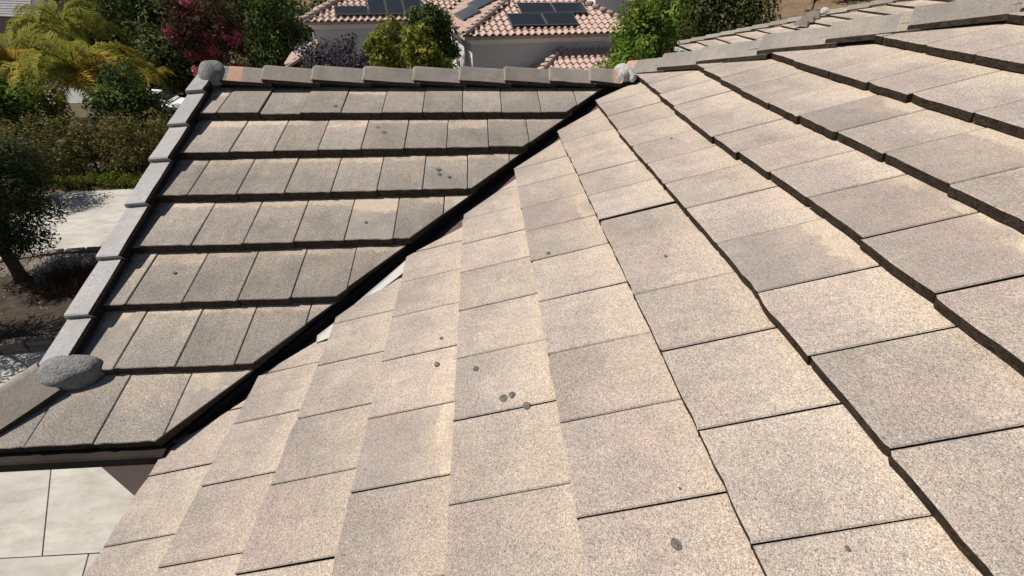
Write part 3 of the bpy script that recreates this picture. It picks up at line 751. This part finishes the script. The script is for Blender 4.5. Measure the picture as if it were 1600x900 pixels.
# woodland filling the top of the view far behind
rg = np.random.default_rng(5)
bl = []
for i in range(190):
    x = rg.uniform(-75, 12); y = rg.uniform(48, 66)
    if -1.06 < (x-2.16)/(y+.34) < -.76: continue
    bl.append((x, y, rg.uniform(-4.2, 1.6), rg.uniform(1.3, 2.6)))
P, N = cloud(bl, 34000, rg, .5)
tag(leaves('woodland', P, N, .26, .5, M['lf_dark'], None, rg), kind='stuff')
# hedge and groundcover
rg = np.random.default_rng(6)
hd = thing('hedge', 'long clipped hedge with brown tips along the far side of the driveway', 'hedge', (-16, 18, GZ))
bl = []
for i in range(230):
    x = rg.uniform(-9, 5.6); bl.append((x, rg.uniform(-.75, .9), 1.15+rg.uniform(-.9, .95)+.15*math.sin(x*1.7), rg.uniform(.32, .55)))
P, N = cloud(bl, 34000, rg, .45); P[:, 2] = np.maximum(P[:, 2], .02)
leaves('foliage', P, N, .06, .45, M['lf_hedge'], hd, rg)
mb = MB()
for i in range(24): mb.tube([(-8.6+i*.6, 0, 0), (-8.6+i*.6+.1, .1, .9), (-8.5+i*.6, .05, 1.5)], [.05, .04, .02], 5)
mb.build('stem', M['bark'], hd)
bl = [(rg.uniform(-17, -10.5), 16.75+rg.uniform(-.35, .35), GZ+.12+rg.uniform(0, .2), rg.uniform(.18, .3)) for _ in range(90)]
P, N = cloud(bl, 7000, rg, .4)
tag(leaves('ground_cover', P, N, .05, .5, M['lf_cover'], None, rg), kind='stuff')
# brown ornamental grass by the island's edge
gr = thing('grass_clump', 'browned grass clump at the far edge of the planted island by the gravel', 'plant', (-9.45, 9.75, GZ+.2))
vs, fs = [], []
for i in range(900):
    a = random.uniform(0, 6.283); r_ = random.uniform(0, .75); x, y = r_*1.25*math.cos(a), r_*math.sin(a)
    h = random.uniform(.2, .45); lx, ly = random.gauss(0, .14), random.gauss(0, .14); b = len(vs); wd = .012
    vs += [(x-wd, y, 0), (x+wd, y, 0), (x+lx*.5+wd*.7, y+ly*.5, h*.7), (x+lx*.5-wd*.7, y+ly*.5, h*.7), (x+lx, y+ly, h)]
    fs += [(b, b+1, b+2, b+3), (b+3, b+2, b+4)]
obj('blades', mesh('blades', vs, fs, [M['lf_brown']]), gr)

# ------------------------------------------------------------------ palms
def frond_mesh(L, a0, droop, seed, mat, n=46, ll=.62):
    r_ = random.Random(seed); vs, fs = [], []
    pts = []
    x = z = 0.; a = a0; st = L/24
    for i in range(25):
        pts.append(Vector((x, 0, z))); x += st*math.cos(a); z += st*math.sin(a); a -= droop/24*(.5+i/16)
    def at(t_):
        k = min(23.999, t_*24); i = int(k); return pts[i].lerp(pts[i+1], k-i), (pts[i+1]-pts[i]).normalized()
    mb = MB(); mb.tube(pts[::3], [.035*(1-i/9)+.006 for i in range(9)], 5)
    for i in range(n):
        t_ = .12+.88*i/n; p, d = at(t_); l = ll*(.45+.9*math.sin(math.pi*min(1, t_*.9+.08)))*r_.uniform(.85, 1.1)
        for s_ in (-1, 1):
            out = (Vector((0, s_, 0))*.75+d*.65+Vector((0, 0, r_.uniform(-.1, .35)))).normalized()
            q = p+out*l*.55; e = q+(out*.55+Vector((0, 0, -.75))).normalized()*l*.5
            side = d*(.017+.006*r_.random())
            mb.add([p-side, p+side, q+side*1.3, q-side*1.3, e], [(0, 1, 2, 3), (3, 2, 4)])
    return mesh('frond', mb.v, mb.f, [mat])
FR = [frond_mesh(3.2, .95, 1.9, 1, M['lf_palm']), frond_mesh(3.0, .55, 1.7, 2, M['lf_palm']), frond_mesh(3.1, .2, 1.35, 3, M['lf_palmo']), frond_mesh(2.8, -.25, .9, 4, M['lf_palmo']), frond_mesh(3.2, .4, 1.6, 5, M['lf_palm']), frond_mesh(3.1, .6, 1.75, 6, M['lf_palmo'])]
def palm(label, base, top, nf, sc, seed, yellow, tr=.15, bend=.35):
    r_ = random.Random(seed)
    root = thing('palm_tree', label, 'palm tree', base, 0, 'palms behind the hedge')
    d = Vector(top)-Vector(base); mb = MB()
    pts = [d*t_+Vector((bend*math.sin(math.pi*t_), 0, 0)) for t_ in (0, .2, .4, .6, .8, 1)]
    mb.tube(pts, [tr*1.25, tr, tr*.95, tr*.9, tr, tr*.8], 9); mb.build('trunk', M['palmbark'], root, smooth=True)
    for i in range(nf):
        k = i/nf
        if k < .2: me = FR[0]
        elif k < .55: me = FR[i % 2 and 1 or 4] if r_.random() > yellow*.6 else FR[5]
        elif k < .85: me = FR[2] if r_.random() < yellow else FR[4]
        else: me = FR[3] if yellow > .3 else FR[1]
        o = obj('frond', me, root)
        o.location = d; o.rotation_euler = (r_.gauss(0, .12), r_.gauss(0, .1), i*2.39996+r_.gauss(0, .15)); s_ = sc*r_.uniform(.88, 1.08); o.scale = (s_, s_, s_)
    return root
palm('palm with orange yellow drooping fronds and a bent trunk, nearest the hedge', (-16.6, 22.5, GZ), (-17.0, 23.0, -2.3), 30, 1.1, 1, .6, .15, .3)
palm('green palm at the far left edge, behind the bent one', (-20.0, 23.5, GZ), (-20.6, 24.2, -2.1), 24, 1.1, 2, .45, .16, .15)
palm('upper green palm under the grey roof, farthest of the tall palms', (-22.3, 30.0, GZ), (-22.6, 30.6, -1.2), 20, 1.0, 3, .0, .16, .1)
palm('tiny yellowish palm standing above the white car', (-16.1, 27.4, GZ), (-16.5, 27.6, -3.2), 13, .33, 4, .9, .08, .1)

# ------------------------------------------------------------------ white car
car = thing('parked_car', 'white car half hidden between the hedge and the rake tiles', 'car', (-16.4, 26.0, GZ), math.radians(8))
M['carw'] = plain('white_car_paint', (.8, .8, .79), .3, .02, 1., .5); M['glass'] = plain('dark_glass', (.02, .023, .026), .08, .05, 1., .6)
M['rubber'] = plain('rubber', (.02, .02, .02), .8, .1); M['metal'] = plain('grey_metal', (.4, .4, .4), .4, .05, 3., .5, metal=.8)
def loft(mb, secs, mi=0):
    n = len(secs[0]); vs = [p for s_ in secs for p in s_]; fs = []
    for i in range(len(secs)-1):
        for j in range(n): fs.append((i*n+j, (i+1)*n+j, (i+1)*n+(j+1) % n, i*n+(j+1) % n))
    fs += [tuple(range(n)), tuple(range(len(secs)*n-1, (len(secs)-1)*n-1, -1))]
    mb.add(vs, fs, mi)
def sec(x, w_, z0, z1, r_=.12):
    return [(x, -w_+r_, z0), (x, w_-r_, z0), (x, w_, z0+r_), (x, w_, z1-r_), (x, w_-r_*1.5, z1), (x, -w_+r_*1.5, z1), (x, -w_, z1-r_), (x, -w_, z0+r_)]
mb = MB(); loft(mb, [sec(-2.25, .7, .4, .75), sec(-2.1, .85, .28, .92), sec(-1.2, .9, .25, 1.0), sec(.9, .9, .25, 1.0), sec(1.9, .85, .28, .88), sec(2.25, .68, .38, .68)])
loft(mb, [sec(-1.75, .72, .95, 1.05, .04), sec(-1.25, .68, .95, 1.42, .1), sec(-.2, .66, .95, 1.52, .1), sec(.45, .66, .95, 1.45, .1), sec(1.15, .74, .95, 1.03, .04)])
mb.build('body', M['carw'], car, smooth=False)
for s_ in (-1, 1):
    mb = MB(); mb.add([(-1.2, s_*.735, 1.03), (.75, s_*.745, 1.03), (.35, s_*.685, 1.40), (-1.05, s_*.69, 1.40)], [(0, 1, 2, 3)]); mb.build('side_window', M['glass'], car)
mb = MB(); mb.add([(.55, -.6, 1.42), (.55, .6, 1.42), (1.08, .66, 1.07), (1.08, -.66, 1.07)], [(0, 1, 2, 3)]); mb.build('windscreen', M['glass'], car)
for x in (-1.4, 1.4):
    for s_ in (-1, 1):
        mb = MB(); mb.tube([(x, s_*.72, .33), (x, s_*.93, .33)], .33, 16); wh = mb.build('wheel', M['rubber'], car)
        mb = MB(); mb.tube([(x, s_*.92, .33), (x, s_*.945, .33)], .2, 12); mb.build('rim', M['metal'], wh)

# ------------------------------------------------------------------ neighbouring house
M['clay'] = plain('clay_tile', (.42, .30, .255), .85, .16, 6., .2)
M['clayd'] = plain('dull_clay_cap', (.42, .32, .26), .9, .25, 6., .2)
M['white'] = plain('white_render', (.55, .54, .54), .9, .04, 1.5, .2, .2)
M['trim'] = plain('white_trim', (.72, .71, .69), .7, .04)
M['panel'] = plain('solar_glass', (.018, .019, .022), .22, .1, 2., .5)
M['pframe'] = plain('panel_frame', (.10, .10, .105), .45, .05, 1., .4)
nb = thing('stucco_house', 'white walled house with a pink clay tile roof carrying solar panels', 'house', (0, 0, GZ), math.radians(13))
EZ = -.3-GZ; NM = .4; nth = math.atan(NM); nc, ns = math.cos(nth), math.sin(nth)
def stile(n=8, Wt=.31, L=.47):
    vs, fs = [], []
    def prof(t_):
        return .062*math.sin(math.pi*t_/.58) if t_ < .58 else -.028*math.sin(math.pi*(t_-.58)/.42)
    for v, dz in ((0, .035), (L, -.012)):
        for j in range(n+1):
            t_ = j/n; vs.append((-Wt/2+Wt*1.04*t_, v, prof(t_)+dz))
    for j in range(n+1):
        t_ = j/n; vs.append((-Wt/2+Wt*1.04*t_, .0, prof(t_)+.035-.028))
    for j in range(n):
        fs += [(j, j+1, n+2+j, n+1+j), (j, 2*n+2+j, 2*n+3+j, j+1)]
    return vs, fs
sv, sf = stile()
sm = mesh('clay_tile', sv, sf, [M['clay']], smooth=False)
def nroof(pts, name='roof_slope'):
    mb = MB(); mb.prism(pts, (0, 0, -.12)); return mb.build(name, M['clayd'], nb)
def RF(u, v, z, kind):
    if kind == 'v': return frame((u, v, z), (1, 0, 0), (0, nc, ns), (0, -ns, nc))      # rises with v
    return frame((u, v, z), (0, -1, 0), (nc, 0, ns), (-ns, 0, nc))                      # rises with u
def ntiles(parent, c0, up0, lo, hi, nrow, kind, single=True, z0=None):
    z0 = EZ if z0 is None else z0; bv, bf = [], []
    for r_ in range(nrow):
        d = r_*.37*nc; a, b = lo(d), hi(d); k0 = math.ceil((a-c0)/.31); k1 = math.floor((b-c0)/.31)
        for k in range(k0, k1+1):
            q = c0+k*.31; z = z0+d*NM+.02
            Mx = RF(q, up0+d, z, kind) if kind == 'v' else RF(up0+d, q, z, kind)
            Mx = Mx @ Matrix.Translation((0, random.gauss(0, .006), random.gauss(0, .004)))
            if single: obj('clay_tile', sm, parent, Mx)
            else:
                n_ = len(bv); bv += [tuple(Mx @ Vector(p)) for p in sv]; bf += [tuple(i+n_ for i in f) for f in sf]
    if not single: tag(obj('clay_tiles', mesh('clay_tiles', bv, bf, [M['clay']]), parent), kind='stuff')
LV, FV, LU, RU = 24.7, 18.6, -.73, 14.5
S_L = nroof([(LU, LV, EZ), (5.92, LV, EZ), (9.92, LV+4, EZ+1.6), (LU+4, LV+4, EZ+1.6)])
S_F = nroof([(5.92, FV, EZ), (RU, FV, EZ), (10.21, FV+4.29, EZ+1.716)])
S_S = nroof([(5.92, LV+.02, EZ), (5.92, FV, EZ), (10.21, FV+4.29, EZ+1.716), (10.21, LV+4.3, EZ+1.716)])
S_R = nroof([(RU, FV, EZ), (RU, LV+5, EZ), (10.21, LV+5, EZ+1.716), (10.21, FV+4.29, EZ+1.716)])
S_W = nroof([(LU, LV+8, EZ), (LU, LV, EZ), (LU+4, LV+4, EZ+1.6)])
ntiles(S_L, LU, LV-.03, lambda d: LU+d+.1, lambda d: 5.92+d-.1, 8, 'v')
ntiles(S_F, 5.92, FV-.03, lambda d: 5.92+d+.1, lambda d: RU-d-.1, 10, 'v')
ntiles(S_S, FV, 5.92-.03, lambda d: FV+d+.1, lambda d: LV+d, 10, 'u', False)
def barrel(p0, p1, n, r_=.13):
    p0, p1 = Vector(p0), Vector(p1); ln = (p1-p0).length/n
    vs = []
    for x, rr in ((0, r_), (ln*1.12, r_*.82)):
        for j in range(9): th = math.pi*(j/8)*1.1-.16; vs.append((x, rr*math.cos(th), rr*math.sin(th)))
    for j in range(9): th = math.pi*(j/8)*1.1-.16; vs.append((0, r_*.8*math.cos(th), r_*.8*math.sin(th)))
    fs = [(j+1, 10+j, 9+j, j) if False else (j, 9+j, 10+j, j+1) for j in range(8)]+[(j, j+1, 19+j, 18+j) for j in range(8)]
    me = mesh('hip_cap', vs, fs, [M['clayd']], smooth=True)
    for i in range(n):
        q = p0.lerp(p1, i/n)+Vector((0, 0, .02)); e = p0.lerp(p1, (i+1)/n)
        obj('hip_cap', me, nb, along(q+Vector((0, 0, .03)), e))
barrel((5.9, FV-.02, EZ+.05), (10.21, FV+4.29, EZ+1.76), 17, .15)
barrel((RU, FV, EZ+.05), (10.21, FV+4.29, EZ+1.76), 17, .15)
barrel((LU-.02, LV-.02, EZ+.05), (LU+4, LV+4, EZ+1.66), 15, .16)
# walls with a coved eave
mb = MB(); wl = MB()
wl.box((LU+.4, LV+.4, 0), (6.298, LV+8, EZ-.05)); wl.box((6.3, FV+.4, 0), (RU-.4, LV+8, EZ-.05)); wl.build('wall', M['white'], nb)
for (a, b), ax in (((LU, 5.9), 'v'), ):
    for z0, z1, o_ in ((EZ-.12, EZ+.0, .03), (EZ-.22, EZ-.121, .2), (EZ-.32, EZ-.221, .31)): mb.box((a+o_, LV+o_, z0), (b+.3, LV+.42, z1))
for z0, z1, o_ in ((EZ-.12, EZ+.0, .03), (EZ-.22, EZ-.121, .2), (EZ-.32, EZ-.221, .31)):
    mb.box((5.92+o_, FV+o_, z0), (RU-o_, FV+.42, z1)); mb.box((5.92+o_, FV+.421, z0), (6.32, LV+o_, z1))
    mb.box((LU+o_, LV+.421, z0), (LU+.42, LV+8, z1))
mb.build('eave_cornice', M['trim'], nb)
# arched window in the left wall of the near block
def arch(v0, v1, z0, z1, n=10):
    c_, r_ = (v0+v1)/2, (v1-v0)/2
    return [(v0, z0), (v1, z0)]+[(c_+r_*math.cos(math.pi*i/n), z1-r_+r_*math.sin(math.pi*i/n)) for i in range(n+1)]
z = lambda w_: w_-GZ
mb = MB(); mb.prism([(6.30, v, q) for v, q in arch(21.5, 22.8, z(-2.5), z(-.95))], (-.04, 0, 0)); wn = mb.build('window', M['trim'], nb)
mb = MB(); mb.prism([(6.258, v, q) for v, q in arch(21.62, 22.68, z(-2.42), z(-1.06))], (-.006, 0, 0)); mb.build('pane', M['glass'], wn)
# lower roofs of the neighbouring house
mb = MB(); mb.box((5.98, 20.5, z(-1.95)), (6.08, 23.3, z(-1.83))); mb.build('gutter', M['trim'], nb)
mb = MB(); mb.tube([(LU+.32, LV+.33, z(-.75)), (LU+.30, LV+.33, z(-1.25)), (LU+.30, LV+.33, z(-1.4))], .05, 6); mb.build('downspout', M['trim'], nb)
S_Q = nroof([(15.5, 19., z(-.94)), (10.41, 19., z(-.94)), (8.0, 16.59, z(-.94)-.964), (15.5, 16.59, z(-.94)-.964)])
S_P = nroof([(10.41, 19., z(-.945)), (8.0, 19., z(-.945)-.964), (8.0, 16.59, z(-.945)-.964)])
ntiles(S_Q, 8., 16.57, lambda d: 8.+d+.15, lambda d: 14.5, 7, 'v', False, z(-.94)-.964)
barrel((8.0, 16.57, z(-1.86)), (10.41, 19., z(-.9)), 9, .14)
S_T = nroof([(-1.9, 23.6, z(-2.0)), (-.36, 24.3, z(-1.3)), (-.36, 28, z(-1.3)), (-1.9, 28, z(-2.0))])
ntiles(S_T, 24.1, -1.93, lambda d: 24.0+d*.45, lambda d: 27.5, 4, 'u', False, z(-2.0))
# chimney
mb = MB(); mb.box((13.3, 22.0, 0), (15.2, 23.2, z(2.6))); mb.box((13.22, 21.92, z(2.601)), (15.28, 23.28, z(2.75))); mb.build('chimney', M['white'], nb)
# solar panels rest on the roof
R13 = Matrix.Rotation(math.radians(13), 4, 'Z')
def panel(label, u0, u1, v0, v1, kind):
    if kind == 'L': zf = lambda u, v: -.3+NM*(v-LV)
    elif kind == 'F': zf = lambda u, v: -.3+NM*(v-FV)
    else: zf = lambda u, v: -.3+NM*(u-5.92)
    cu, cv = (u0+u1)/2, (v0+v1)/2; zc = zf(cu, cv)+.19
    if kind == 'S':
        lw, lh = (v1-v0)/2, (u1-u0)/2/nc; Fm = frame((cu, cv, zc), (0, -1, 0), (nc, 0, ns), (-ns, 0, nc))
    else:
        lw, lh = (u1-u0)/2, (v1-v0)/2/nc; Fm = frame((cu, cv, zc), (1, 0, 0), (0, nc, ns), (0, -ns, nc))
    Mx = R13 @ Fm
    root = bpy.data.objects.new('solar_panel', None); link(root); root.matrix_world = Mx; root.matrix_basis = Mx
    tag(root, label, 'solar panel', 'solar panels on the clay tile roof')
    lw -= .008; lh -= .008
    mb = MB(); f = .025
    for a, b in (((-lw, -lh), (lw, -lh+f)), ((-lw, lh-f), (lw, lh)), ((-lw, -lh+f), (-lw+f, lh-f)), ((lw-f, -lh+f), (lw, lh-f))): mb.box((*a, -.045), (*b, 0))
    mb.build('frame', M['pframe'], root)
    mb = MB(); mb.box((-lw+f, -lh+f, -.03), (lw-f, lh-f, -.004)); mb.build('glass', M['panel'], root)
    mb = MB()
    for sx in (-.6, .6): mb.box((lw*sx-.02, -lh+.05, -.13), (lw*sx+.02, lh-.05, -.046))
    mb.build('rail', M['pframe'], root)
panel('landscape solar panel at the lower left corner of the left roof array', .79, 2.40, 24.96, 25.68, 'L')
panel('tall solar panel left in the row of three on the left roof', 2.42, 3.29, 24.96, 26.5, 'L')
panel('tall solar panel in the middle of the three on the left roof', 3.31, 4.18, 24.96, 26.5, 'L')
panel('tall solar panel at the right end of the left roof array', 4.2, 5.16, 24.96, 26.5, 'L')
panel('lower left panel of the four on the near roof front', 8.05, 9.65, 18.98, 19.86, 'F')
panel('lower right panel of the four on the near roof front', 9.67, 11.17, 18.98, 19.86, 'F')
panel('upper left panel of the four on the near roof front', 8.76, 10.38, 19.9, 20.68, 'F')
panel('upper right panel of the four on the near roof front', 10.4, 11.96, 19.9, 20.68, 'F')
panel('lower bluish panel of the two on the near roof side', 6.38, 7.22, 21.1, 22.6+.9, 'S')
panel('upper bluish panel of the two on the near roof side', 7.25, 8.3, 22.0, 24.4, 'S')

# ------------------------------------------------------------------ grey roofed house far left
fh = thing('grey_roofed_house', 'far house with a grey roof at the top left corner', 'house', (-53, 62, GZ), math.radians(-8))
M['greyroof'] = plain('grey_shingle', (.22, .215, .22), .9, .2, 1.5)
mb = MB(); mb.box((-7, -4, 0), (7, 4, 2.0)); mb.build('wall', M['stucco'], fh)
mb = MB()
for s_ in (-1, 1):
    for i in range(11):
        a, b = i/11, (i+1)/11
        hz = lambda q: 1.95+2.2*q
        y0, y1 = -4.6*(1-a), -4.6*(1-b)
        mb.prism([(-7.6+3*a, s_*-y0*-1, hz(a)+.06), (7.6-3*a, s_*y0, hz(a)+.06), (7.6-3*b, s_*y1, hz(b)), (-7.6+3*b, s_*y1, hz(b))], (0, 0, -.08))
    mb.prism([(s_*7.6, -4.6, 1.95), (s_*7.6, 4.6, 1.95), (s_*4.6, 0, 4.15)], (0, 0, -.08))
mb.build('roof', M['greyroof'], fh)
for x in (-4.5, -1.5, 1.5, 4.5):
    mb = MB(); mb.box((x-.6, -4.05, .7), (x+.6, -3.98, 1.7)); wn = mb.build('window', M['trim'], fh)
    mb = MB(); mb.box((x-.52, -4.07, .78), (x+.52, -4.055, 1.62)); mb.build('pane', M['glass'], wn)
